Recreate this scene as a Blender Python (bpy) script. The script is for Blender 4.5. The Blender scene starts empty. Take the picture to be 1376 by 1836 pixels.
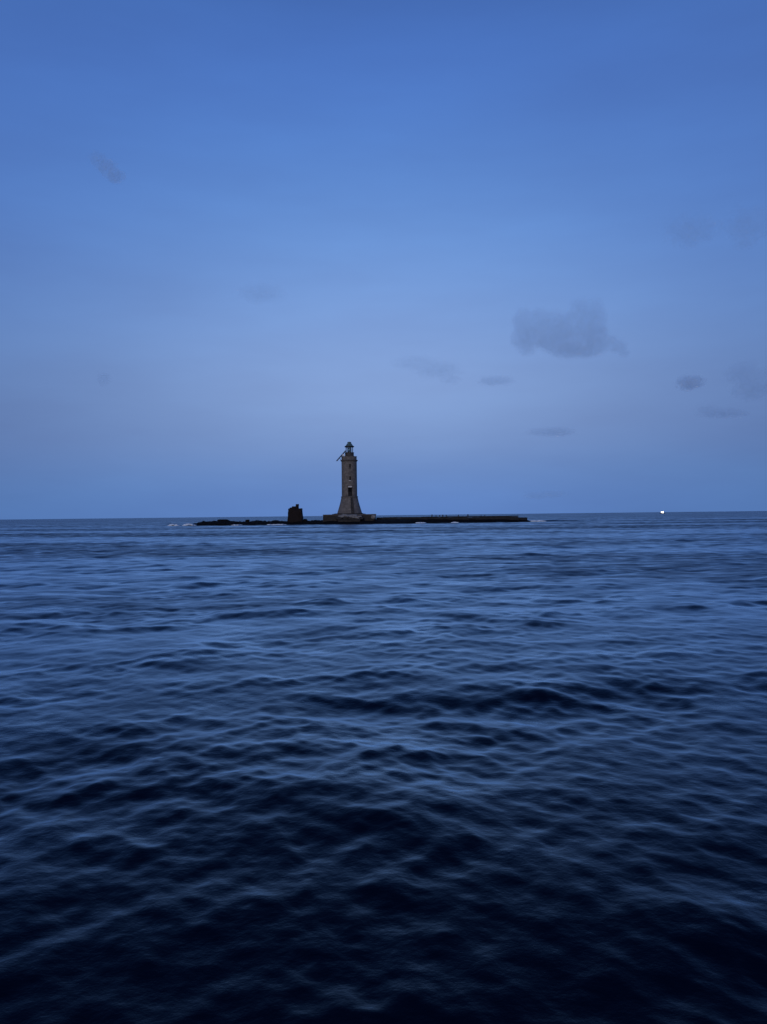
import bpy, bmesh, math, random
import numpy as np
from mathutils import Vector, Matrix, noise as mnoise
R = math.radians
random.seed(7)
scene = bpy.context.scene
col = scene.collection

# ------------------------------------------------------------------ camera
CAM_H = 2.5
F_PX, W_PX, H_PX = 1380.0, 1376.0, 1836.0
cd = bpy.data.cameras.new('camera'); cam = bpy.data.objects.new('camera', cd); col.objects.link(cam)
cd.sensor_fit = 'VERTICAL'; cd.sensor_height = 36.0; cd.sensor_width = 27.0
cd.lens = 36.0 * F_PX / H_PX
cd.clip_start = 0.1; cd.clip_end = 60000
CAM_M = Matrix.Rotation(R(90 + 0.239), 4, 'X') @ Matrix.Rotation(R(-0.645), 4, 'Z')
cam.matrix_world = Matrix.Translation((0, 0, CAM_H)) @ CAM_M
scene.camera = cam

# ------------------------------------------------------------------ sky
world = bpy.data.worlds.new('World'); scene.world = world; world.use_nodes = True
nt = world.node_tree; N = nt.nodes; L = nt.links
N.clear()
SUN_EL = -2.0                      # just after sunset, the sun behind the camera
def s2l(c):
    return tuple((v/255/12.92 if v <= 10 else ((v/255+.055)/1.055)**2.4) for v in c)
tc = N.new('ShaderNodeTexCoord')
nrm = N.new('ShaderNodeVectorMath'); nrm.operation = 'NORMALIZE'; L.new(tc.outputs['Generated'], nrm.inputs[0])
sep = N.new('ShaderNodeSeparateXYZ'); L.new(nrm.outputs[0], sep.inputs[0])
def math_node(nodes, links, op, a, b=None, clamp=False):
    m = nodes.new('ShaderNodeMath'); m.operation = op; m.use_clamp = clamp
    for i, v in enumerate((a, b)):
        if v is None: continue
        if isinstance(v, (int, float)): m.inputs[i].default_value = v
        else: links.new(v, m.inputs[i])
    return m.outputs[0]
wm = lambda op, a, b=None, clamp=False: math_node(N, L, op, a, b, clamp)
elev = wm('ARCSINE', sep.outputs['Z'])
efac = wm('DIVIDE', elev, math.pi/2, True)
az = wm('ARCTAN2', sep.outputs['X'], sep.outputs['Y'])
azn = wm('DIVIDE', az, R(22))
lobe = wm('EXPONENT', wm('MULTIPLY', wm('MULTIPLY', azn, azn), -1.0))
def ramp(stops):
    r = N.new('ShaderNodeValToRGB'); L.new(efac, r.inputs[0])
    cr = r.color_ramp; cr.interpolation = 'B_SPLINE'
    while len(cr.elements) < len(stops): cr.elements.new(0.5)
    for e, (d, c) in zip(cr.elements, stops):
        e.position = d/90.0; e.color = (*s2l(c), 1)
    return r.outputs[0]
# blue twilight, opposite the set sun: dim blue shadow band, paler arch above it, deep blue overhead
front = ramp([(0, (97,135,201)), (2.2, (105,142,204)), (5, (121,154,207)), (9, (134,166,218)), (13.5, (129,166,224)),
              (19, (110,156,223)), (24.5, (90,138,212)), (29.5, (76,121,200)), (34, (68,111,187)), (50, (42,72,132)), (90, (25,45,90))])
side = ramp([(0, (80,117,175)), (2.2, (84,119,175)), (5, (88,120,175)), (9, (88,122,178)), (13.5, (86,124,186)),
             (19, (79,121,192)), (24.5, (73,115,189)), (29.5, (69,110,184)), (34, (66,107,178)), (50, (41,71,130)), (90, (25,45,90))])
mx = N.new('ShaderNodeMix'); mx.data_type = 'RGBA'
L.new(lobe, mx.inputs[0]); L.new(side, mx.inputs[6]); L.new(front, mx.inputs[7])
hz = N.new('ShaderNodeTexNoise'); hz.inputs['Scale'].default_value = 2.6; hz.inputs['Detail'].default_value = 5; hz.inputs['Roughness'].default_value = .55
hm = N.new('ShaderNodeMapping'); hm.inputs['Scale'].default_value = (1, 1, 4.5); L.new(nrm.outputs[0], hm.inputs[0]); L.new(hm.outputs[0], hz.inputs['Vector'])
hv = N.new('ShaderNodeMix'); hv.data_type = 'RGBA'; hv.blend_type = 'MULTIPLY'; hv.inputs[0].default_value = 1
hr = N.new('ShaderNodeValToRGB'); L.new(hz.outputs['Fac'], hr.inputs[0])
hr.color_ramp.elements[0].position = .3; hr.color_ramp.elements[0].color = (.93,.905,.92,1)      # thin uneven haze
hr.color_ramp.elements[1].position = .7; hr.color_ramp.elements[1].color = (1.03,1.03,1.03,1)
L.new(mx.outputs[2], hv.inputs[6]); L.new(hr.outputs[0], hv.inputs[7])
bg1 = N.new('ShaderNodeBackground'); L.new(hv.outputs[2], bg1.inputs[0]); bg1.inputs[1].default_value = 0.97
sky = N.new('ShaderNodeTexSky'); sky.sky_type = 'NISHITA'; sky.sun_disc = False
sky.sun_elevation = R(SUN_EL); sky.sun_rotation = R(195)
bg2 = N.new('ShaderNodeBackground'); L.new(sky.outputs[0], bg2.inputs[0]); bg2.inputs[1].default_value = 0.06
add = N.new('ShaderNodeAddShader'); L.new(bg1.outputs[0], add.inputs[0]); L.new(bg2.outputs[0], add.inputs[1])
wo = N.new('ShaderNodeOutputWorld'); L.new(add.outputs[0], wo.inputs[0])

# ------------------------------------------------------------------ afterglow sun
sd = bpy.data.lights.new('sun', 'SUN'); sun = bpy.data.objects.new('sun', sd); col.objects.link(sun)
sd.energy = 0.8; sd.angle = R(25); sd.color = (1.0, 0.87, 0.76)
sdir = Vector((math.sin(R(195))*math.cos(R(12)), math.cos(R(195))*math.cos(R(12)), math.sin(R(12))))   # towards the sun
sun.rotation_euler = sdir.to_track_quat('Z', 'Y').to_euler()

scene.view_settings.view_transform = 'Standard'; scene.view_settings.look = 'None'
scene.view_settings.gamma = 1; scene.view_settings.use_curve_mapping = False
scene.view_settings.exposure = 0.0
scene.cycles.volume_bounces = 6
scene.cycles.max_bounces = 8

# ------------------------------------------------------------------ helpers
def at(px, py, Y):
    d = CAM_M.to_3x3() @ Vector(((px - W_PX/2)/F_PX, (H_PX/2 - py)/F_PX, -1))
    return Vector((0, 0, CAM_H)) + d*(Y/d.y)

def link(name, mesh, mat=None, parent=None, smooth=False):
    o = bpy.data.objects.new(name, mesh); col.objects.link(o)
    if mat: mesh.materials.append(mat)
    if smooth: mesh.polygons.foreach_set('use_smooth', [True]*len(mesh.polygons))
    if parent: o.parent = parent
    return o
def obj(name, bm, mat, parent=None, smooth=False):
    me = bpy.data.meshes.new(name); bm.to_mesh(me); bm.free()
    return link(name, me, mat, parent, smooth)
def tag(o, label=None, cat=None, group=None, kind=None):
    for k, v in (('label', label), ('category', cat), ('group', group), ('kind', kind)):
        if v: o[k] = v
    return o
def thing(name, loc, label, cat, group=None, rz=0):
    o = bpy.data.objects.new(name, None); col.objects.link(o); o.location = loc; o.rotation_euler.z = rz
    o.empty_display_size = 0.5
    return tag(o, label, cat, group)

def box(bm, c, s, m=None):
    mat = Matrix.Translation(c) @ (m or Matrix()) @ Matrix.Diagonal((*s, 1))
    bmesh.ops.create_cube(bm, size=1, matrix=mat)
def boxes(*args):
    bm = bmesh.new()
    for a in args: box(bm, *a)
    return bm
def bevel(bm, w, seg=1):
    bmesh.ops.bevel(bm, geom=bm.edges[:], offset=w, segments=seg, affect='EDGES', profile=.7); return bm
def tube(bm, a, b, r, seg=8, r2=None):
    a, b = Vector(a), Vector(b); d = b - a
    m = Matrix.Translation((a+b)/2) @ d.to_track_quat('Z', 'Y').to_matrix().to_4x4()
    bmesh.ops.create_cone(bm, cap_ends=True, segments=seg, radius1=r, radius2=r if r2 is None else r2, depth=d.length, matrix=m)
def lathe(bm, prof, seg=40, cap_top=True, cap_bot=False):
    rings = []
    for r, z in prof:
        rings.append([bm.verts.new((r*math.cos(2*math.pi*i/seg), r*math.sin(2*math.pi*i/seg), z)) for i in range(seg)])
    for a, b in zip(rings, rings[1:]):
        for i in range(seg):
            bm.faces.new((a[i], a[(i+1) % seg], b[(i+1) % seg], b[i]))
    if cap_top: bm.faces.new(rings[-1])
    if cap_bot: bm.faces.new(list(reversed(rings[0])))
    return bm
def rough(bm, cuts, amp, scale, seed=0, fix_below=None):
    bmesh.ops.subdivide_edges(bm, edges=bm.edges[:], cuts=cuts, use_grid_fill=True)
    for v in bm.verts:
        if fix_below is not None and v.co.z < fix_below: continue
        v.co += Vector(mnoise.noise_vector(v.co*scale + Vector((seed, seed*1.7, 0))))*amp
    return bm

def mat(name, c1, c2=None, scale=3.0, rough_=.8, bump=0.0, bscale=8.0, metal=0.0, spec=.5, detail=6, stretch=(1,1,1), post=None):
    m = bpy.data.materials.new(name); m.use_nodes = True
    n = m.node_tree.nodes; l = m.node_tree.links; p = n['Principled BSDF']
    p.inputs['Roughness'].default_value = rough_; p.inputs['Metallic'].default_value = metal
    p.inputs['Specular IOR Level'].default_value = spec
    p.inputs['Base Color'].default_value = (*c1, 1)
    t = n.new('ShaderNodeTexCoord'); mp = n.new('ShaderNodeMapping'); l.new(t.outputs['Object'], mp.inputs[0]); mp.inputs['Scale'].default_value = stretch
    if c2:
        nz = n.new('ShaderNodeTexNoise'); nz.inputs['Scale'].default_value = scale; nz.inputs['Detail'].default_value = detail
        nz.inputs['Roughness'].default_value = .65
        l.new(mp.outputs[0], nz.inputs['Vector'])
        cr = n.new('ShaderNodeValToRGB'); l.new(nz.outputs['Fac'], cr.inputs[0])
        cr.color_ramp.elements[0].position = .32; cr.color_ramp.elements[0].color = (*c1, 1)
        cr.color_ramp.elements[1].position = .68; cr.color_ramp.elements[1].color = (*c2, 1)
        l.new(cr.outputs[0], p.inputs['Base Color'])
        if post: l.new(post(n, l, t.outputs['Object'], cr.outputs[0]), p.inputs['Base Color'])
    if bump:
        nb = n.new('ShaderNodeTexNoise'); nb.inputs['Scale'].default_value = bscale; nb.inputs['Detail'].default_value = 5
        l.new(mp.outputs[0], nb.inputs['Vector'])
        b = n.new('ShaderNodeBump'); b.inputs['Strength'].default_value = bump; b.inputs['Distance'].default_value = .1
        l.new(nb.outputs['Fac'], b.inputs['Height']); l.new(b.outputs[0], p.inputs['Normal'])
    return m

def courses(n, l, vec, colr):
    """ashlar courses, slightly different stones and darker joints, wrapped round the tower"""
    sp = n.new('ShaderNodeSeparateXYZ'); l.new(vec, sp.inputs[0])
    a = math_node(n, l, 'ARCTAN2', sp.outputs[1], sp.outputs[0])
    u = math_node(n, l, 'MULTIPLY', a, 2.4)
    cb = n.new('ShaderNodeCombineXYZ'); l.new(u, cb.inputs[0]); l.new(sp.outputs[2], cb.inputs[1])
    br = n.new('ShaderNodeTexBrick'); l.new(cb.outputs[0], br.inputs['Vector'])
    br.inputs['Scale'].default_value = 1.0; br.inputs['Brick Width'].default_value = 0.9; br.inputs['Row Height'].default_value = 0.42
    br.inputs['Mortar Size'].default_value = 0.02
    br.inputs['Color1'].default_value = (1.0, .97, .93, 1); br.inputs['Color2'].default_value = (.66, .64, .64, 1); br.inputs['Mortar'].default_value = (.45, .45, .45, 1)
    mu = n.new('ShaderNodeMix'); mu.data_type = 'RGBA'; mu.blend_type = 'MULTIPLY'; mu.inputs[0].default_value = .8
    l.new(colr, mu.inputs[6]); l.new(br.outputs[0], mu.inputs[7])
    return mu.outputs[2]

M = {}
M['stone'] = mat('tower_stone', (.102,.092,.081), (.222,.20,.178), 1.2, .85, .35, 5, post=courses)
M['trim'] = mat('trim_stone', (.06,.053,.047), (.13,.115,.103), 2, .85, .3, 6)
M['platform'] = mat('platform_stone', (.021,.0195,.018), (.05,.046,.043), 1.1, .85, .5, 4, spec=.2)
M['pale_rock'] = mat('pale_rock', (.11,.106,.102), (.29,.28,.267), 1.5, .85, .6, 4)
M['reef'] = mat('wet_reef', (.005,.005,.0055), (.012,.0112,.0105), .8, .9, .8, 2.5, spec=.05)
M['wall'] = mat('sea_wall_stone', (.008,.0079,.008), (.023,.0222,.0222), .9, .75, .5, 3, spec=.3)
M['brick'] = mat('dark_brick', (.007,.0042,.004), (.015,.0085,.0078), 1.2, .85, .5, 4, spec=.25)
M['iron'] = mat('dark_iron', (.012,.012,.014), (.03,.028,.028), 6, .6)
M['copper'] = mat('green_copper', (.03,.075,.075), (.09,.15,.14), 3, .55, .2, 10)
M['copper_dark'] = mat('eaves_copper', (.008,.012,.014), (.016,.024,.026), 3, .6)
M['white'] = mat('white_paint', (.72,.72,.70), (.80,.80,.79), 4, .5)
M['lintel'] = mat('pale_limestone', (.50,.49,.46), (.66,.65,.62), 4, .7)
M['drum'] = mat('lantern_drum', (.026,.023,.02), (.056,.049,.042), 3, .7, .2, 8)
M['black'] = mat('dark_opening', (.002,.002,.0025), (.004,.004,.005), 5, .6, spec=.1)
M['door'] = mat('old_door', (.008,.0078,.0085), (.02,.019,.02), 5, .7, spec=.2)
M['panel'] = mat('solar_cells', (.006,.009,.022), (.01,.014,.03), 6, .25)
M['hull'] = mat('boat_hull', (.01,.011,.014), (.02,.02,.024), 3, .4)
def simple(name, f):
    m = bpy.data.materials.new(name); m.use_nodes = True; f(m.node_tree.nodes['Principled BSDF']); return m
def _glass(p):
    p.inputs['Transmission Weight'].default_value = 1; p.inputs['Roughness'].default_value = .03; p.inputs['IOR'].default_value = 1.45
M['glass'] = simple('lantern_glass', _glass)
def _lens(p):
    p.inputs['Base Color'].default_value = (.32,.62,.74,1); p.inputs['Transmission Weight'].default_value = .35
    p.inputs['Roughness'].default_value = .45; p.inputs['Specular IOR Level'].default_value = .2
M['lens'] = simple('fresnel_lens', _lens)
def _lit(p):
    p.inputs['Base Color'].default_value = (.8,.8,.8,1); p.inputs['Emission Color'].default_value = (1,.97,.92,1); p.inputs['Emission Strength'].default_value = 7
M['lit'] = simple('lit_lamp', _lit)
def _foam(p):
    p.inputs['Base Color'].default_value = (.74,.82,.88,1); p.inputs['Roughness'].default_value = .9; p.inputs['Specular IOR Level'].default_value = .2
M['foam'] = simple('sea_foam', _foam)

D = 235.0                                   # distance of the reef
PXM = D / F_PX                              # metres per photograph pixel there

# ------------------------------------------------------------------ sea
def build_sea():
    rng = np.random.default_rng(21)
    r1 = np.exp(np.arange(math.log(1.5), math.log(420), .0050))
    r2 = np.exp(np.arange(math.log(r1[-1])+.02, math.log(30000), .035))
    r = np.concatenate([[0.4, 0.8, 1.15], r1, r2])
    dense = np.radians(np.arange(-33, 33.001, .1))
    coarse = np.radians(np.concatenate([np.arange(33.2, 52, .25), np.arange(52, 308, .75), np.arange(308, 326.9, .25)]))
    th = np.concatenate([dense, coarse])            # measured from +Y, clockwise
    nr, nt_ = len(r), len(th)
    dth = np.empty(nt_); dth[:] = np.diff(np.append(th, th[0]+2*math.pi))
    dr = np.gradient(r)
    X = np.outer(r, np.sin(th)); Y = np.outer(r, np.cos(th))
    sp = np.maximum(dr[:, None]*np.ones(nt_)[None], r[:, None]*dth[None])
    X = X.ravel(); Y = Y.ravel(); sp = sp.ravel()
    Z = np.zeros_like(X); DX = np.zeros_like(X); DY = np.zeros_like(X); lost = np.zeros_like(X)
    # gust patches: slick and ruffled areas
    g = np.zeros_like(X)
    for lam, a in ((9, .5), (17, .7), (31, .9), (55, 1.0), (95, .8), (160, .5), (320, .2)):
        for _ in range(2):
            t = rng.normal(math.pi/2, .38); k = 2*math.pi/(lam*rng.uniform(.8, 1.2))
            g += a*np.sin(k*(X*math.cos(t) + Y*math.sin(t)) + rng.uniform(0, 6.28)) * np.clip(lam/sp/3, 0, 1)
    g = np.tanh(g/2.0)
    # wave groups: bigger and smaller seas
    gr = np.zeros_like(X)
    for lam in (2, 3.5, 6, 10):
        for _ in range(2):
            t = rng.uniform(0, math.pi); k = 2*math.pi/lam
            gr += np.sin(k*(X*math.cos(t) + Y*math.sin(t)) + rng.uniform(0, 6.28)) * np.clip(lam/sp/3, 0, 1)
    gr = np.tanh(gr/2.2)
    NW = 132
    lams = np.exp(np.linspace(math.log(.06), math.log(14), NW)) * rng.uniform(.96, 1.04, NW)
    octv = math.log2(14/.06)/NW
    mean = math.atan2(-.93, -.36)
    for lam in lams:
        s_oct = np.interp(math.log(lam), np.log([.06, .13, .28, .6, 1.2, 2.5, 6, 14]), [.009, .031, .055, .051, .042, .034, .021, .012])
        s = s_oct*math.sqrt(octv)*math.sqrt(2)
        k = 2*math.pi/lam; a = s/k
        spread = np.interp(math.log(lam), np.log([.06, .3, 1.5, 8]), [1.4, 1.15, .85, .5])
        t = rng.normal(mean, spread); cx, cy = math.cos(t), math.sin(t)
        fade = np.clip((lam/sp - 1.8)/1.5, 0, 1)
        idx = np.nonzero(fade > 0)[0]
        amp_mod = 1 + (.35*g + .3*gr if lam < .6 else .55*gr)
        lost += (s*s/2)*(1-fade**2)*(1 + .5*g)**2
        if len(idx) == 0: continue
        x, y = X[idx], Y[idx]
        A = a*fade[idx]*amp_mod[idx]
        ph = k*(cx*x + cy*y) + rng.uniform(0, 6.2832)
        sn = np.sin(ph); cs = np.cos(ph)
        Z[idx] += A*cs
        q = .6*A
        DX[idx] -= q*cx*sn; DY[idx] -= q*cy*sn
    # the swell that lifts just beyond the end of the sea wall
    for (px, py, ln, wd, hh, yaw) in ((1000, 934.5, 5.5, 1.3, .55, .05), (1045, 934, 11, 1.1, .28, -.03)):
        c = at(px, py, 240); yy = 246 if px == 1000 else 250
        u = (X - c.x)*math.cos(yaw) + (Y - yy)*math.sin(yaw); v = -(X - c.x)*math.sin(yaw) + (Y - yy)*math.cos(yaw)
        Z += hh*np.exp(-(u/ln)**2 - (v/wd)**2)
    X = X+DX; Y = Y+DY
    co = np.stack([X, Y, Z], 1).astype(np.float32)
    i = np.arange(nr-1)[:, None]*nt_; j = np.arange(nt_)[None]; j2 = (j+1) % nt_
    q = np.stack([i+j, i+nt_+j, i+nt_+j2, i+j2], -1).reshape(-1, 4)
    q = q[:, ::1]
    cidx = len(co); co = np.vstack([co, [[0, 0, 0]]]).astype(np.float32)
    tri = np.stack([np.full(nt_, cidx), np.arange(nt_), (np.arange(nt_)+1) % nt_], 1)
    me = bpy.data.meshes.new('sea_water')
    nq, ntr = len(q), len(tri)
    me.vertices.add(len(co)); me.vertices.foreach_set('co', co.ravel())
    loops = np.concatenate([q.ravel(), tri.ravel()]).astype(np.int32)
    me.loops.add(len(loops)); me.loops.foreach_set('vertex_index', loops)
    me.polygons.add(nq+ntr)
    st = np.concatenate([np.arange(nq)*4, nq*4 + np.arange(ntr)*3]).astype(np.int32)
    me.polygons.foreach_set('loop_start', st)
    me.polygons.foreach_set('use_smooth', np.ones(nq+ntr, dtype=bool))
    me.update(calc_edges=True)
    if me.polygons[nq//2].normal.z < 0: me.flip_normals()
    at_ = me.attributes.new('lost_slope', 'FLOAT', 'POINT')
    at_.data.foreach_set('value', np.append(lost, .0).astype(np.float32))
    m = bpy.data.materials.new('sea_water'); m.use_nodes = True
    n = m.node_tree.nodes; l = m.node_tree.links; n.clear()
    out = n.new('ShaderNodeOutputMaterial'); mixs = n.new('ShaderNodeMixShader'); l.new(mixs.outputs[0], out.inputs[0])
    body = n.new('ShaderNodeBsdfDiffuse'); body.inputs[0].default_value = (.0001, .0030, .0125, 1)
    gl = n.new('ShaderNodeBsdfGlossy'); gl.inputs['Color'].default_value = (.78, .91, .98, 1)
    l.new(body.outputs[0], mixs.inputs[1]); l.new(gl.outputs[0], mixs.inputs[2])
    av = n.new('ShaderNodeAttribute'); av.attribute_name = 'lost_slope'
    t = n.new('ShaderNodeTexCoord')
    rp = n.new('ShaderNodeTexNoise'); rp.inputs['Scale'].default_value = .9; rp.inputs['Detail'].default_value = 5; rp.inputs['Roughness'].default_value = .62
    rm = n.new('ShaderNodeMapping'); rm.inputs['Scale'].default_value = (.55, 1, 1); rm.inputs['Rotation'].default_value = (0, 0, R(-12))
    l.new(t.outputs['Object'], rm.inputs[0]); l.new(rm.outputs[0], rp.inputs['Vector'])
    rr = n.new('ShaderNodeMapRange'); rr.inputs['From Min'].default_value = .32; rr.inputs['From Max'].default_value = .68
    rr.inputs['To Min'].default_value = .25; rr.inputs['To Max'].default_value = 1.9; l.new(rp.outputs['Fac'], rr.inputs['Value'])   # cat's paws
    rough_sea = math_node(n, l, 'MULTIPLY', math_node(n, l, 'ADD', av.outputs['Fac'], .006), rr.outputs['Result'])
    al = math_node(n, l, 'SQRT', math_node(n, l, 'ADD', rough_sea, .0015))
    l.new(math_node(n, l, 'SQRT', al), gl.inputs['Roughness'])
    nz = n.new('ShaderNodeTexNoise'); nz.inputs['Scale'].default_value = 14.0; nz.inputs['Detail'].default_value = 4
    nz.inputs['Roughness'].default_value = .6
    mp = n.new('ShaderNodeMapping'); mp.inputs['Scale'].default_value = (.85, 1.0, 1); mp.inputs['Rotation'].default_value = (0, 0, R(-15))
    l.new(t.outputs['Object'], mp.inputs[0]); l.new(mp.outputs[0], nz.inputs['Vector'])
    b = n.new('ShaderNodeBump'); b.inputs['Strength'].default_value = .18; b.inputs['Distance'].default_value = .03
    l.new(nz.outputs['Fac'], b.inputs['Height']); l.new(b.outputs[0], gl.inputs['Normal'])
    # Fresnel of a ruffled surface: ripples too small for the mesh still tilt towards the eye
    geo = n.new('ShaderNodeNewGeometry'); dt = n.new('ShaderNodeVectorMath'); dt.operation = 'DOT_PRODUCT'
    l.new(b.outputs[0], dt.inputs[0]); l.new(geo.outputs['Incoming'], dt.inputs[1])
    c0 = math_node(n, l, 'MAXIMUM', dt.outputs['Value'], 0.0)
    c2 = math_node(n, l, 'ADD', math_node(n, l, 'MULTIPLY', c0, c0), math_node(n, l, 'MULTIPLY', rough_sea, 2.6))
    ce = math_node(n, l, 'SUBTRACT', 1.0, math_node(n, l, 'SQRT', c2), True)
    F = math_node(n, l, 'ADD', math_node(n, l, 'MULTIPLY', math_node(n, l, 'POWER', ce, 5.0), .98), .02)
    fac = math_node(n, l, 'MULTIPLY', math_node(n, l, 'POWER', F, 1.62), 2.9)
    l.new(math_node(n, l, 'MINIMUM', fac, .85), mixs.inputs[0])
    me.materials.append(m)
    o = bpy.data.objects.new('sea_water', me); col.objects.link(o)
    tag(o, 'dark blue choppy sea reaching to the horizon', kind='structure')
build_sea()

# ------------------------------------------------------------------ reef
prof = [(333,940.6),(342,939.4),(352,937.6),(362,935.3),(372,934.2),(380,933.8),(389,934),(393,932.3),(400,931.8),(412,933),(416,934.3),(430,935),(438,935.2),
        (449,934.7),(455,933.6),(462,933.2),(470,934.2),(474,933.4),(482,934),(490,933.6),(497,932.7),(505,934),(515,935),(530,935),(546,934),(552,933.6),
        (560,933.2),(575,933),(600,932.6),(640,932),(675,931),(720,930.5),(780,930),(860,930),(925,930),(938,930.5),(944,931),(950,934),(956,936.5)]
def build_reef():
    xs = np.arange(at(333,930,D).x, at(957,930,D).x, .28)
    tops = []
    for px, py in prof:
        w = at(px, py, D); tops.append((w.x, w.z))
    top = np.interp(xs, [t[0] for t in tops], [t[1] for t in tops])
    nv = 44
    vs, fs = [], []
    for i, x in enumerate(xs):
        px = x/PXM + 688
        bulge = max(11*math.exp(-((px-700)/38)**2), 5.5/(1+math.exp(-(px-585)/5))/(1+math.exp((px-690)/6)))
        taper = min(1, max(.12, (px-330)/60), 1)*min(1, max(.12, (962-px)/60))
        yf = D - 7*taper - bulge - 1.3*mnoise.fractal((x*.22, 0, 3), 1, 2, 4); yb = D + 8*taper
        for j in range(nv):
            v = j/(nv-1); y = yf + (yb-yf)*v
            s = math.sin(math.pi*min(1, max(0, v)))**.45
            nzv = mnoise.fractal((x*.35, y*.35, 1.5), 1, 2.1, 5)
            cr = abs(mnoise.noise((x*.6+9, y*.6, 4)))
            z = -.8 + (top[i] + .8)*s*(1 - .22*max(0, nzv) ) - .25*(1-cr)*(1-s) + .10*nzv + (.30*mnoise.noise((x*1.5, y*.5, 7))*s if px < 590 else 0)
            vs.append((x, y, z))
    for i in range(len(xs)-1):
        for j in range(nv-1):
            a = i*nv+j; fs.append((a, a+nv, a+nv+1, a+1))
    me = bpy.data.meshes.new('reef'); me.from_pydata(vs, [], fs); me.update()
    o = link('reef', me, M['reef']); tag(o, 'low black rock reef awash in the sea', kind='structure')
build_reef()

def boulder(name, c, s, m, seed, sub=3, amp=.28):
    bm = bmesh.new(); bmesh.ops.create_icosphere(bm, subdivisions=sub, radius=1)
    for v in bm.verts:
        n_ = mnoise.fractal(v.co*1.1 + Vector((seed*3.1, seed, 0)), 1, 2, 3)
        d = v.co.normalized()
        v.co = d*(1 + amp*n_)
        v.co = Vector([max(-.82, min(.82, q)) for q in v.co])
        v.co = Vector((v.co.x*s[0], v.co.y*s[1], v.co.z*s[2]))
    o = obj(name, bm, m); o.location = c; o.rotation_euler.z = seed*1.3
    return o
w = at(444, 934.6, D-1); b_ = boulder('boulder', w, (.75,.7,.62), M['reef'], 2); b_.rotation_euler.z = 0
tag(b_, 'small square black boulder standing up on the left half of the reef', 'boulder')
w = at(547.5, 934, D-2); b_ = boulder('boulder', w, (.8,.7,.75), M['reef'], 5)
tag(b_, 'black boulder lying right against the foot of the squat ruin', 'boulder')
w = at(400, 933.6, D-1); b_ = boulder('boulder', w, (1.9,1.2,.5), M['reef'], 9); b_.rotation_euler.z = 0
tag(b_, 'broad rounded black boulder on the highest part of the far left reef', 'boulder')

# ------------------------------------------------------------------ squat ruin
def build_ruin():
    c = at(530.3, 936, D)
    t = thing('ruined_tower', (c.x, D, 0.3), 'dark squat square brick ruin with a broken stub on its roof', 'ruin')
    zt = at(530, 911.8, D).z - .3
    hb, ht = 14.0*PXM, 11.4*PXM
    bm = bmesh.new()
    vb = [bm.verts.new((sx*hb, sy*hb, -.6)) for sx, sy in ((-1,-1),(1,-1),(1,1),(-1,1))]
    vt = [bm.verts.new((sx*ht, sy*ht, zt)) for sx, sy in ((-1,-1),(1,-1),(1,1),(-1,1))]
    for i in range(4):
        bm.faces.new((vb[i], vb[(i+1)%4], vt[(i+1)%4], vt[i]))
    bm.faces.new(vt); bm.faces.new(vb[::-1])
    bevel(bm, .22, 2); bm.normal_update(); rough(bm, 7, .17, 1.2, 3)
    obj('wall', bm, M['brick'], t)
    # broken vault and the stub of a turret
    bm = boxes(((-.75, 0, zt-.02), (1.7, 3.0, .50)), ((-.05, 0, zt+.22), (1.5, 2.4, .85)))
    rough(bm, 5, .2, 1.5, 8); obj('broken_vault', bm, M['brick'], t)
    bm = boxes(((.60, 0, zt+.62), (.82, 1.1, 1.45))); rough(bm, 5, .07, 2.2, 1); obj('turret_stub', bm, M['brick'], t)
    bm = boxes(((1.36, -hb*.93, zt*.48), (.16, .12, zt*.55))); rough(bm, 3, .05, 2, 5); obj('buttress', bm, M['brick'], t)
build_ruin()

# ------------------------------------------------------------------ platform and sea wall
def build_platform():
    x0, x1 = at(581.6,925,D).x, at(674.8,925,D).x
    zt = at(628, 922.2, D).z
    cx = (x0+x1)/2; hw = (x1-x0)/2
    t = thing('stone_platform', (cx, D, 0), 'weathered stone platform under the lighthouse, higher than the sea wall beside it', 'platform')
    bm = boxes(((0, 0, (zt-1.3-.28)/2), (2*hw-.2, 11.0, zt+1.3-.28))); rough(bm, 12, .10, 1.1, 2); obj('retaining_wall', bm, M['platform'], t)
    # coping in slabs
    nsl = 11; wsl = 2*hw/nsl; mesh = None
    for s in (-1, 1):
        for k in range(nsl):
            if mesh is None:
                b = boxes(((0,0,0), (wsl-.03, 1.3, .27))); bevel(b, .03); o = obj('coping_stone', b, M['trim'], t); mesh = o.data
            else:
                o = link('coping_stone', mesh, None, t)
            o.location = (-hw + wsl*(k+.5), s*4.95, zt-.135 + random.uniform(-.03,.03)); o.rotation_euler.z = random.uniform(-.01,.01)
    bm = boxes(((0,0,zt-.16), (2*hw-.3, 8.55, .24))); obj('paving', bm, M['platform'], t)
    ax = at(628,921,D).x - cx
    bm = lathe(bmesh.new(), [(4.9, zt-.1), (4.75, zt+.14), (4.1, zt+.2), (4.05, zt+.30), (3.6, zt+.32)], 36); 
    for v in bm.verts: v.co.x += ax-.7*(1 if v.co.x < 0 else .0); v.co.y += .0
    obj('tower_step', bm, M['platform'], t)
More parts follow.
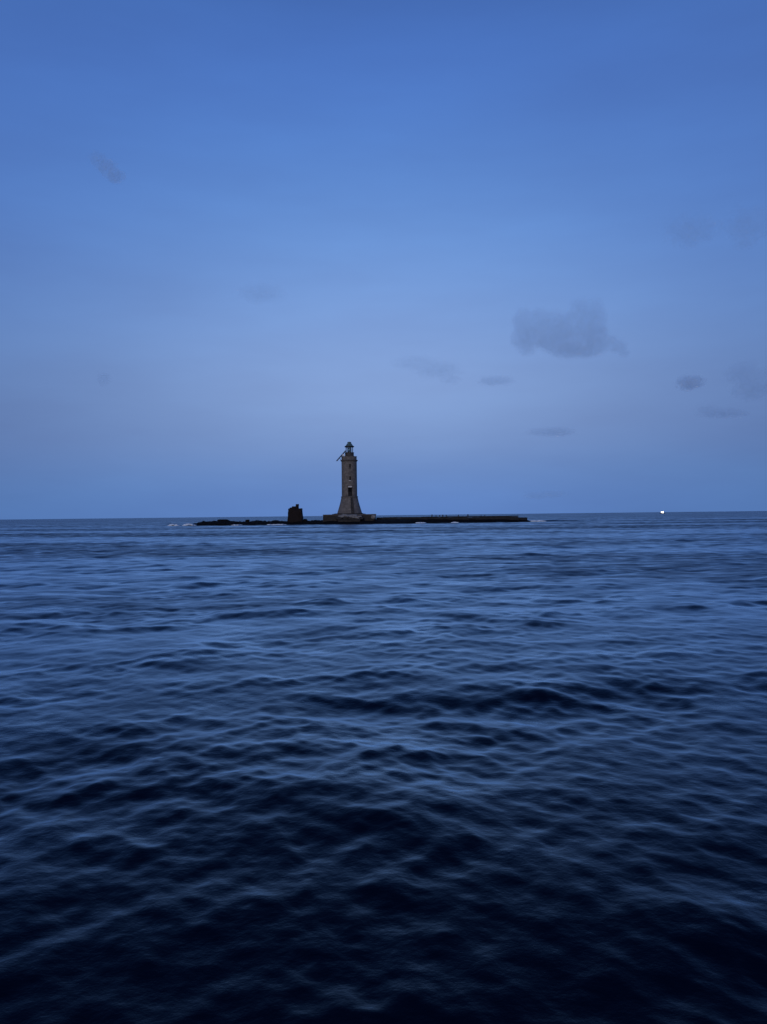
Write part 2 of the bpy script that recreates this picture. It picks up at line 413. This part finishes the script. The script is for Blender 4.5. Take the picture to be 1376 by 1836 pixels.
    # rubble fallen against the seaward face
build_platform()
heap = [(612,926.2,1.2,.5),(619,924.6,1.3,.55),(626,926.4,1.5,.45),(633,924.3,1.6,.38),(637,927.6,1.7,.40),(622,928.8,1.3,.5),(643,926.2,1.3,.35),(630,930.4,1.3,.45),(648,929.6,.9,.4),(608,929.4,1.2,.6),(670,927.0,.8,.75)]
for k, (px, py, sx, sz) in enumerate(heap):
    w = at(px, py, D-6.2-.5*(py-924)/4)
    b_ = boulder('rubble_stone', w, (sx, 1.0, sz), M['pale_rock'] if py < 928.5 or px > 660 else M['platform'], k+3, 2, .35)
    b_.rotation_euler = (0, .25*math.sin(k*2.1), .2*math.sin(k))
    tag(b_, ['pale grey rubble slab at the left end of the heap before the lighthouse', 'pale grey rubble slab in the top row left, against the foot of the tower',
        'pale grey rubble slab in the middle of the heap before the lighthouse', 'pale grey flat rubble slab in the top row right, below the dark ladder',
        'pale grey rubble slab low on the right half of the heap', 'dull grey stone low on the left half of the rubble heap',
        'pale grey thin slab at the right end of the rubble heap', 'dull grey stone lowest in the middle of the rubble heap',
        'small dull grey stone low beyond the right end of the rubble heap', 'dull grey stone farthest left at the bottom of the rubble heap',
        'upright grey stone at the right front corner of the lighthouse platform'][k], 'boulder', None if px > 660 else 'rubble heaped before the lighthouse')
# a solid slope that carries the rubble
bm = boxes(((0,0,0),(6.6,3.2,2.0))); 
for v in bm.verts:
    if v.co.z > 0 and v.co.y < 0: v.co.z = -.2
rough(bm, 6, .3, .7, 4); sl = obj('rubble_slope', bm, M['platform']); sl.location = at(626, 931, D-6.6)
tag(sl, 'earthy bank of broken stone sloping down in front of the lighthouse platform', 'rubble bank')

def build_wall():
    x0, x1 = at(675.2,926,D).x, at(928,926,D).x
    zt = at(800, 926.2, D).z
    t = thing('sea_wall', (x0, D, 0), 'long low black sea wall running right from the lighthouse platform', 'sea wall')
    Lw = x1-x0
    bm = bmesh.new(); nseg = 120
    secs = [(-2.6,-1.2),(-2.3,zt*.45),(-2.05,zt-.25),(2.1,zt-.25),(2.5,-1.2)]
    rows = []
    for i in range(nseg+1):
        x = Lw*i/nseg; row = []
        for (y, z) in secs:
            jx = Vector(mnoise.noise_vector((x*.7, y, z*2)))*.13
            row.append(bm.verts.new((x if i in (0, nseg) else x+jx.x, y+jx.y, z+jx.z*.6)))
        rows.append(row)
    for a, b in zip(rows, rows[1:]):
        for j in range(len(secs)-1): bm.faces.new((a[j], b[j], b[j+1], a[j+1]))
    bm.faces.new(rows[0]); bm.faces.new(rows[-1][::-1])
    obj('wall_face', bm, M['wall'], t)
    nsl = 22; ws = Lw/nsl; mesh = None
    for k in range(nsl):
        if mesh is None:
            b = boxes(((0,0,0),(ws-.04, 4.4, .27))); bevel(b, .04); o = obj('coping_slab', b, M['wall'], t); mesh = o.data
        else: o = link('coping_slab', mesh, None, t)
        px = 688 + (x0 + ws*(k+.5))/PXM
        o.location = (ws*(k+.5), 0, zt-.13 + random.uniform(-.035,.035) + (.05 if px > 800 else 0))
        o.rotation_euler = (0, random.uniform(-.006,.006), 0)
    bm = boxes(((Lw+1.45, 0, .15), (2.9, 3.4, 2.5)))
    for v in bm.verts:
        if v.co.x > Lw+1.5: v.co.y *= .55; v.co.z -= .12 if v.co.z > 0 else 0
    bevel(bm, .3, 2); rough(bm, 2, .1, 1.2, 6); obj('end_block', bm, M['wall'], t)
    # posts along the top
    posts = [(774.9,922.8,.17,'first'),(782.2,923.8,.12,'second'),(788.8,923.6,.12,'third'),(794.2,923.2,.16,'fourth'),(800.4,923.4,.12,'fifth'),
             (822.4,923.2,.13,'sixth'),(839.3,922.4,.18,'seventh'),(863,923.4,.09,'eighth'),(869.5,923.3,.09,'ninth')]
    for (px, py, rr, wd) in posts:
        p = at(px, py, D-1.0); zb = zt+.01
        h = max(.35, p.z-zb)
        pt = thing('mooring_post', (p.x, D-1.0, zb), {'first':'thick short dark post at the left end of the row on the sea wall','seventh':'tallest thick dark post standing alone on the sea wall',
              'eighth':'left one of two thin posts nearest the tip of the sea wall','ninth':'right one of two thin posts nearest the tip of the sea wall'}.get(wd, wd+' short dark post from the left along the top of the sea wall'), 'post', 'posts along the top of the sea wall')
        b = bmesh.new(); tube(b, (0,0,-.1), (0,0,h-.1), rr, 10); obj('shaft', b, M['iron'], pt)
        b = lathe(bmesh.new(), [(rr*1.05,h-.12),(rr*1.4,h-.08),(rr*1.35,h),(rr*.6,h+.06)], 10, True, True); obj('cap', b, M['iron'], pt)
build_wall()

# ------------------------------------------------------------------ lighthouse
def build_lighthouse():
    AX = at(627.4, 921, D).x
    z = lambda py, px=628: at(px, py, D).z
    t = thing('lighthouse', (AX, D, 0), 'tall grey stone lighthouse with flared base and green lantern roof', 'lighthouse')
    zb, zs, zc, zp = z(920.5)-.6, z(891.2), z(825.6), z(818.6)
    r0, rs, rt = 23.6*PXM, 14.6*PXM, 13.7*PXM
    SEG = 64
    # shaft with real openings: rows of rings, cells left out and recessed
    zw1 = (z(839.4), z(832.8)); zw2 = (z(861.2), z(854.6)); zd = (z(890.0), z(875.0))
    zr = [zs+.18, zd[0]+.05, zd[1], zw2[0], zw2[1], zw1[0], zw1[1], zc]
    zz = []
    for a, b in zip(zr, zr[1:]):
        m_ = max(1, int((b-a)/.8)); zz += [a+(b-a)*i/m_ for i in range(m_)]
    zz.append(zr[-1])
    rad = lambda q: rs-.12 + (rt-rs+.12)*min(1, (q-zs)/(z(850)-zs))
    phi = lambda i: -math.pi/2 + .115 + 2*math.pi*(i-.5)/SEG   # seam cells face the camera, slightly right of centre
    def hole(i, q):
        i = (i+SEG//2) % SEG - SEG//2
        if zw1[0]-1e-4 <= q < zw1[1]-1e-4 or zw2[0]-1e-4 <= q < zw2[1]-1e-4: return i in (0, 1)
        if zd[0]+.04 <= q < zd[1]-1e-4: return i in (-2, -1, 0, 1, 2, 3)
        return False
    bm = bmesh.new()
    ring = [[bm.verts.new((rad(q)*math.cos(phi(i)), rad(q)*math.sin(phi(i)), q)) for i in range(SEG)] for q in zz]
    inn = {}
    def iv(i, k):
        i %= SEG
        if (i, k) not in inn:
            q = zz[k]; inn[(i, k)] = bm.verts.new(((rad(q)-.45)*math.cos(phi(i)), (rad(q)-.45)*math.sin(phi(i)), q))
        return inn[(i, k)]
    for k in range(len(zz)-1):
        for i in range(SEG):
            if hole(i, zz[k]):
                bm.faces.new((iv(i,k), iv(i+1,k), iv(i+1,k+1), iv(i,k+1)))
                if not hole(i-1, zz[k]): bm.faces.new((ring[k][i], iv(i,k), iv(i,k+1), ring[k+1][i]))
                if not hole(i+1, zz[k]): bm.faces.new((iv(i+1,k), ring[k][(i+1)%SEG], ring[k+1][(i+1)%SEG], iv(i+1,k+1)))
                if k == 0 or not hole(i, zz[k-1]): bm.faces.new((ring[k][i], ring[k][(i+1)%SEG], iv(i+1,k), iv(i,k)))
                if not hole(i, zz[k+1]): bm.faces.new((iv(i,k+1), iv(i+1,k+1), ring[k+1][(i+1)%SEG], ring[k+1][i]))
            else:
                bm.faces.new((ring[k][i], ring[k][(i+1)%SEG], ring[k+1][(i+1)%SEG], ring[k+1][i]))
    bm.faces.new(ring[-1])
    obj('tower_shaft', bm, M['stone'], t)
    # flared base, slightly hollow curve
    pr = []
    for i in range(15):
        u = i/14; pr.append((r0 + (rs-r0)*(1-(1-u)**1.22), zb + (zs-zb)*u))
    obj('flared_base', lathe(bmesh.new(), pr, SEG), M['stone'], t)
    obj('string_course', lathe(bmesh.new(), [(rs-.1,zs-.12),(rs+.14,zs-.06),(rs+.16,zs+.12),(rs-.05,zs+.22)], SEG, False), M['trim'], t)
    # cornice, parapet, gallery
    obj('cornice', lathe(bmesh.new(), [(rt-.05,zc-.5),(rt+.03,zc-.34),(rt+.28,zc-.14),(rt+.32,zc+.06),(rt+.02,zc+.16)], SEG, False), M['trim'], t)
    obj('parapet', lathe(bmesh.new(), [(rt-.02,zc+.12),(rt-.02,zp-.18),(rt+.06,zp-.16),(rt+.06,zp),(rt-.36,zp),(rt-.36,zc+.2),(.3,zc+.22)], SEG), M['stone'], t)
    # door, hood, sills, windows
    pa = -math.pi/2 + .115
    rot = Matrix.Rotation(pa+math.pi/2, 4, 'Z')
    def place(o, q, off):
        o.location = ((rad(q)+off)*math.cos(pa), (rad(q)+off)*math.sin(pa), q); o.rotation_euler.z = pa+math.pi/2
        return o
    dh = zd[1]-zd[0]
    dr = place(obj('door', boxes(((0,0,0),(1.12,.08,dh*.52-.02))), M['door'], t), zd[0]+dh*.26+.02, -.34)
    b = bmesh.new(); tube(b, (.4,-.06,0), (.4,-.06,.22), .03, 6); obj('handle', b, M['iron'], dr)
    place(obj('door_opening', boxes(((0,0,0),(1.12,.06,dh*.47))), M['black'], t), zd[0]+dh*.765, -.38)
    b = boxes(((0,0,0),(1.15,.75,.34))); bevel(b, .05); place(obj('door_hood', b, M['lintel'], t), z(873.3), .12)
    for (za, zb2), sill in ((zw1, M['trim']), (zw2, M['lintel'])):
        fr = place(obj('window', boxes(((-.215,0,0),(.05,.1,zb2-za-.02)), ((.215,0,0),(.05,.1,zb2-za-.02)), ((0,.01,0),(.37,.06,.05))), M['door'], t), (za+zb2)/2, -.32)
        obj('pane', boxes(((0,.06,0),(.50,.03,zb2-za-.02))), M['black'], fr)
        b = boxes(((0,0,0),(.70,.34,.16))); bevel(b, .03); place(obj('window_sill', b, sill, t), za-.12 if sill is M['trim'] else za-.22, .05)
    # ladder down the flare
    lad = bpy.data.objects.new('ladder', None); col.objects.link(lad); lad.parent = t
    def flare_pt(q, a, off):
        u = (q-zb)/(zs-zb); rr = r0 + (rs-r0)*(1-(1-max(0,min(1,u)))**1.22) + off
        return Vector((rr*math.cos(a), rr*math.sin(a), q))
    qs = [zb+.6+(zs-zb-.7)*i/14 for i in range(15)]
    aL, aR = -math.pi/2 + .19, -math.pi/2 + .40
    for a in (aL, aR):
        b = bmesh.new()
        for q0, q1 in zip(qs, qs[1:]): tube(b, flare_pt(q0,a,.13), flare_pt(q1,a,.13), .10, 6)
        obj('rail', b, M['iron'], lad)
    b0 = None
    for i in range(28):
        q = zb+.7+(zs-zb-1.0)*i/27
        b = bmesh.new(); tube(b, flare_pt(q,aL,.13), flare_pt(q,aR,.13), .05, 6); obj('rung', b, M['iron'], lad)
    # lantern
    lan = bpy.data.objects.new('lantern', None); col.objects.link(lan); lan.parent = t; lan.location = (at(626.8,805,D).x-AX, 0, 0)
    z0, z1, z2, z3, z4, z5 = zc+.2, z(811.4), z(801.9), z(799.9), z(795.2), z(792.2)
    rd = 7.9*PXM; rg = 6.5*PXM
    obj('drum', lathe(bmesh.new(), [(rd+.12,z0),(rd+.12,z(818)),(rd,z(817.2)),(rd,z1-.12),(rd+.1,z1-.1),(rd+.1,z1),(.2,z1)], 40), M['drum'], lan)
    NP = 8
    for k in range(NP):
        a0 = 2*math.pi*(k+.5)/NP; a1 = 2*math.pi*(k+1.5)/NP; am = (a0+a1)/2
        b = bmesh.new(); tube(b, (rg*math.cos(a0),rg*math.sin(a0),z1), (rg*math.cos(a0),rg*math.sin(a0),z2+.02), .085, 6); obj('mullion', b, M['iron'], lan)
        wdt = 2*rg*math.sin(math.pi/NP)-.2; ra = rg*math.cos(math.pi/NP)
        o = obj('glass_pane', boxes(((0,0,0),(.03,wdt,z2-z1-.03))), M['glass'], lan)
        o.location = (ra*math.cos(am), ra*math.sin(am), (z1+z2)/2); o.rotation_euler.z = am
    lens_pr = []
    for i in range(13):
        u = i/12; lens_pr.append(((.30+.24*math.sin(math.pi*u))*(1.0 if i%2 else .93), z1+.12+(z2-z1-.28)*u))
    obj('lens', lathe(bmesh.new(), lens_pr, 20, True, True), M['lens'], lan)
    re = 8.6*PXM; rv = 3.3*PXM
    obj('eaves', lathe(bmesh.new(), [(.4,z2),(re-.12,z2),(re,z2+.1),(re,z3-.02),(re-.2,z3)], 32, False), M['copper_dark'], lan)
    obj('roof', lathe(bmesh.new(), [(re-.1,z3-.01),(re-.35,z3+.14),(5.6*PXM,(z3*1.1+z4*.9)/2),(4.1*PXM,z4),(rv,z4+.02)], 32), M['copper'], lan)
    obj('vent', lathe(bmesh.new(), [(rv-.08,z4-.1),(rv-.08,z4+.16),(rv+.04,z4+.2),(rv+.04,z5-.14),(rv-.08,z5-.06),(.15,z5+.02)], 20), M['copper'], lan)
    # tilted solar panel on the left of the gallery, seen almost edge-on, and a white box
    pc = at(612, 817.5, D); hx, hz_ = 8.2*PXM, 9.2*PXM
    ln = 2*math.hypot(hx, hz_); ang = math.atan2(hz_, hx)
    sp_ = obj('solar_panel', bevel(boxes(((0,0,0),(ln,1.7,.20))), .03), M['panel'], t)
    sp_.location = (pc.x-AX, -.7, pc.z); sp_.rotation_euler = (R(7), -ang, R(4))
    fb = boxes(((0,-.82,-.10),(ln,.07,.12)), ((0,.82,-.10),(ln,.07,.12)), ((-ln*.3,0,-.1),(.07,1.6,.1)), ((ln*.3,0,-.1),(.07,1.6,.1)))
    obj('panel_frame', fb, M['iron'], sp_)
    for yy in (-1.2, -.2):
        b = bmesh.new(); tube(b, (pc.x-AX+.35, yy, pc.z+.2), (-rt+.25, yy, zc+.1), .06, 6); obj('bracket', b, M['iron'], t)
        b = bmesh.new(); tube(b, (pc.x-AX-.5, yy, pc.z-.6), (-rt+.1, yy, zc-.2), .06, 6); obj('bracket', b, M['iron'], t)
    wc = at(616.8, 816.9, D)
    o = obj('equipment_box', bevel(boxes(((0,0,0),(.55,.5,.55))), .05), M['white'], t); o.location = (wc.x-AX, -2.05, wc.z)
build_lighthouse()

# ------------------------------------------------------------------ boat on the horizon
def build_boat():
    Yb = 1250.0
    w = at(1188, 920, Yb)
    t = thing('motor_boat', (w.x, Yb, 0), 'small white motor boat with its deck lights on, far out on the horizon', 'boat', rz=R(12))
    bm = bmesh.new(); secs = []
    for i, u in enumerate(np.linspace(-1, 1, 13)):
        wd = 1.25*(1-max(0,u)**2.2)+.02; sheer = .95+.45*max(0,u)**1.5; x = 4.0*u
        secs.append([bm.verts.new(p) for p in ((x,-wd,sheer),(x,-wd*.85,.35),(x,-wd*.35,-.35),(x,wd*.35,-.35),(x,wd*.85,.35),(x,wd,sheer))])
    for a, b in zip(secs, secs[1:]):
        for j in range(5): bm.faces.new((a[j], b[j], b[j+1], a[j+1]))
        bm.faces.new((a[5], b[5], b[0], a[0]))
    bm.faces.new(secs[0][::-1]); bm.faces.new(secs[-1]); bmesh.ops.recalc_face_normals(bm, faces=bm.faces[:])
    obj('hull', bm, M['hull'], t)
    b = boxes(((-.3,0,1.95),(4.6,1.9,2.1)))
    for v in b.verts:
        if v.co.z > 2 and v.co.x > 0: v.co.x -= .7
    bevel(b, .12, 2); cb = obj('cabin', b, M['white'], t)
    for k in range(3):
        for s in (-1, 1):
            o = obj('cabin_window', boxes(((0,0,0),(1.1,.06,1.15))), M['lit'], t); o.location = (-1.75+1.3*k, s*.97, 2.1)
    obj('cabin_roof', bevel(boxes(((-.6,0,3.1),(4.3,2.2,.16))), .05), M['white'], t)
    b = bmesh.new(); tube(b, (-1.6,0,3.1), (-1.6,0,5.0), .12, 8, .06); tube(b, (-2.4,0,4.1), (-.9,0,4.1), .07, 6); obj('mast', b, M['iron'], t)
    b = bmesh.new()
    for k in range(7): tube(b, (1.6+.35*k, -1.15+.12*k, 1.1), (1.6+.35*k, -1.15+.12*k, 1.8), .03, 6)
    tube(b, (1.6,-1.15,1.8), (3.7,-.43,1.8), .03, 6); obj('bow_rail', b, M['white'], t)
    for x in (-2.0, .6):
        b = bmesh.new(); bmesh.ops.create_uvsphere(b, u_segments=12, v_segments=8, radius=.30); o = obj('deck_lamp', b, M['lit'], t); o.location = (x, -1.2, 3.3)
    for x in (-1.6, .9):
        pl = bpy.data.lights.new('deck_light', 'POINT'); pl.energy = 260; pl.color = (1,.97,.93); pl.shadow_soft_size = .3
        po = bpy.data.objects.new('deck_light', pl); col.objects.link(po); po.parent = t; po.location = (x, -2.2, 2.6)
build_boat()

# ------------------------------------------------------------------ surf
def foam(px0, px1, py, Y, h, seed, label):
    a, b = at(px0, py, Y), at(px1, py, Y)
    bm = bmesh.new(); rnd = random.Random(seed)
    n = max(10, int((b.x-a.x)*14))
    for _ in range(n):
        u = rnd.random(); e = math.sin(math.pi*u)**.6
        s = rnd.uniform(.14,.42)
        bmesh.ops.create_icosphere(bm, subdivisions=1, radius=1, matrix=Matrix.Translation((a.x+(b.x-a.x)*u, Y+rnd.gauss(0,.5), rnd.uniform(0,h)*e)) @ Matrix.Diagonal((s*1.9, s*1.3, s*.6, 1)))
    for v in bm.verts: v.co += Vector(mnoise.noise_vector(v.co*3))*.08
    o = obj('surf', bm, M['foam'], None, True); tag(o, label, kind='stuff')
foam(304, 319, 941.6, D-2, .5, 1, 'white surf off the far left tip of the reef')
foam(329, 349, 941.4, D-4, .5, 2, 'white surf breaking on the left end of the reef')
foam(744, 762, 937, D-8, .16, 3, 'white surf at the foot of the sea wall right of the lighthouse')
foam(811, 820, 936, D-7.5, .12, 4, 'small white splash at the middle of the sea wall')
foam(950, 976, 934, D+3, .28, 5, 'thin line of surf trailing off the end of the sea wall')
foam(418, 432, 942, D-8, .05, 6, 'faint line of surf along the left part of the reef')
foam(482, 512, 942, D-8.3, .02, 7, 'low pale wash along the rocks left of the squat ruin')

# ------------------------------------------------------------------ clouds
def cloud(name, Yc, lobes, dens, label, amp=.5, nscale=1.0, grow=1.15, albedo=(.985,.985,1), thick=.6):
    """lobes: (px, py, rx_px, ry_px) in photograph pixels at the cloud's distance"""
    k = Yc/F_PX
    cx = sum(l_[0] for l_ in lobes)/len(lobes); cy = sum(l_[1] for l_ in lobes)/len(lobes)
    c = at(cx, cy, Yc)
    loc = []
    for (px, py, rx, ry) in lobes:
        p = at(px, py, Yc) - c; rx *= grow; ry *= grow
        loc.append((p, Vector((rx*k, max(rx, ry)*k*thick, ry*k))))
    bm = bmesh.new()
    for p, r in loc:
        bmesh.ops.create_icosphere(bm, subdivisions=3, radius=1, matrix=Matrix.Translation(p) @ Matrix.Diagonal((*(r*1.12), 1)))
    me = bpy.data.meshes.new(name); bm.to_mesh(me); bm.free()
    o = link(name, me, None); o.location = c
    md = o.modifiers.new('remesh', 'REMESH'); md.mode = 'VOXEL'; md.voxel_size = max(min(r) for _, r in loc)/7
    dg = bpy.context.evaluated_depsgraph_get(); me2 = bpy.data.meshes.new_from_object(o.evaluated_get(dg))
    o.modifiers.clear(); o.data = me2
    m = bpy.data.materials.new(name+'_vapour'); m.use_nodes = True
    n = m.node_tree.nodes; l = m.node_tree.links; n.clear()
    out = n.new('ShaderNodeOutputMaterial'); pv = n.new('ShaderNodeAddShader'); l.new(pv.outputs[0], out.inputs['Volume'])
    vs = []
    for i, g in enumerate((.88, -.05)):                    # droplets throw most light forward, some straight back
        q = n.new('ShaderNodeVolumeScatter'); q.inputs['Color'].default_value = (*albedo, 1); q.inputs['Anisotropy'].default_value = g
        l.new(q.outputs[0], pv.inputs[i]); vs.append(q)
    t = n.new('ShaderNodeTexCoord')
    nz = n.new('ShaderNodeTexNoise'); nz.inputs['Scale'].default_value = nscale; nz.inputs['Detail'].default_value = 4; nz.inputs['Roughness'].default_value = .6
    l.new(t.outputs['Object'], nz.inputs['Vector'])
    cur = None
    for p, r in loc:
        s = n.new('ShaderNodeVectorMath'); s.operation = 'SUBTRACT'; l.new(t.outputs['Object'], s.inputs[0]); s.inputs[1].default_value = p
        d = n.new('ShaderNodeVectorMath'); d.operation = 'DIVIDE'; l.new(s.outputs[0], d.inputs[0]); d.inputs[1].default_value = r
        ln = n.new('ShaderNodeVectorMath'); ln.operation = 'LENGTH'; l.new(d.outputs[0], ln.inputs[0])
        f = math_node(n, l, 'SUBTRACT', 1.0, ln.outputs['Value'])
        if cur is None: cur = f
        else:
            sm = n.new('ShaderNodeMath'); sm.operation = 'SMOOTH_MAX'; l.new(cur, sm.inputs[0]); l.new(f, sm.inputs[1]); sm.inputs[2].default_value = .15; cur = sm.outputs[0]
    nn = math_node(n, l, 'MULTIPLY', math_node(n, l, 'SUBTRACT', nz.outputs['Fac'], .55), amp*2)
    v = math_node(n, l, 'MULTIPLY', math_node(n, l, 'ADD', cur, nn), 5.0, True)
    sz = n.new('ShaderNodeSeparateXYZ'); l.new(t.outputs['Object'], sz.inputs[0])
    zlo = min(p.z - r.z for p, r in loc); zhi = max(p.z + r.z for p, r in loc)
    hgt = math_node(n, l, 'DIVIDE', math_node(n, l, 'SUBTRACT', sz.outputs['Z'], zlo), zhi-zlo, True)   # denser towards its base: the shaded underside is put into the density
    wgt = math_node(n, l, 'SUBTRACT', 1.7, math_node(n, l, 'MULTIPLY', hgt, 1.2))
    dd = math_node(n, l, 'MULTIPLY', math_node(n, l, 'MULTIPLY', v, wgt), dens)
    l.new(math_node(n, l, 'MULTIPLY', dd, .78), vs[0].inputs['Density']); l.new(math_node(n, l, 'MULTIPLY', dd, .22), vs[1].inputs['Density'])
    me2.materials.clear(); me2.materials.append(m)
    tag(o, label, 'cloud')
    return o
CY = 3000.0
cloud('cloud', CY, [(940,580,22,30),(948,600,32,34),(948,626,18,13),(972,583,34,30),(988,606,38,26),(1008,592,38,36),(1020,622,40,20),(1046,566,32,34),(1066,566,24,34),
    (1058,598,32,36),(1050,626,36,17),(1072,612,26,22),(1092,612,20,12),(1108,622,18,12),(1118,633,13,9)],
      .0075, 'largest grey puffy cloud, alone in the sky right of the lighthouse', .6, .026, 1.1)
small = [
 (5000, [(176,284,13,9),(190,298,15,12),(207,315,13,11)], .0040, 'faint dark smudge of cloud high in the upper left sky'),
 (6000, [(470,525,34,13)], .0005, 'very faint thin cloud left of centre above the lighthouse'),
 (6000, [(186,678,11,10)], .0016, 'tiny faint cloud low on the left side of the sky'),
 (7000, [(745,650,34,10),(785,662,34,12),(808,680,16,8)], .0005, 'ragged faint wisps of cloud just right of the lighthouse top'),
 (7000, [(882,682,20,7),(900,681,18,7)], .0012, 'thin flat wisp of cloud below and left of the big cloud'),
 (7000, [(1238,685,19,11)], .0026, 'small dark compact cloud below and right of the big cloud'),
 (8000, [(1272,737,18,10),(1298,741,24,7),(1322,741,16,6)], .0010, 'long thin cloud streak at the lower right of the sky'),
 (8000, [(970,774,20,6),(996,774,28,7)], .0009, 'low thin cloud streak below the big cloud'),
 (5000, [(1240,412,36,22)], .0008, 'faint rounded cloud patch in the upper right sky'),
 (5000, [(1342,402,34,30)], .0008, 'faint cloud patch at the right edge of the upper sky'),
 (7000, [(1336,668,28,18),(1350,695,28,18)], .0009, 'faint cloud patch at the right edge halfway up the sky'),
 (9000, [(962,888,20,6),(990,885,20,6)], .0004, 'pale faint cloud sitting just above the horizon right of the lighthouse'),
]
for (Yc, lb, dn, lab) in small:
    k = Yc/F_PX
    cloud('cloud', Yc, lb, dn*(3.0 if 'dark compact' in lab else 2.0), lab, 1.0, 1/(max(min(l_[2],l_[3]) for l_ in lb)*k*.8), 1.45, thick=.8)
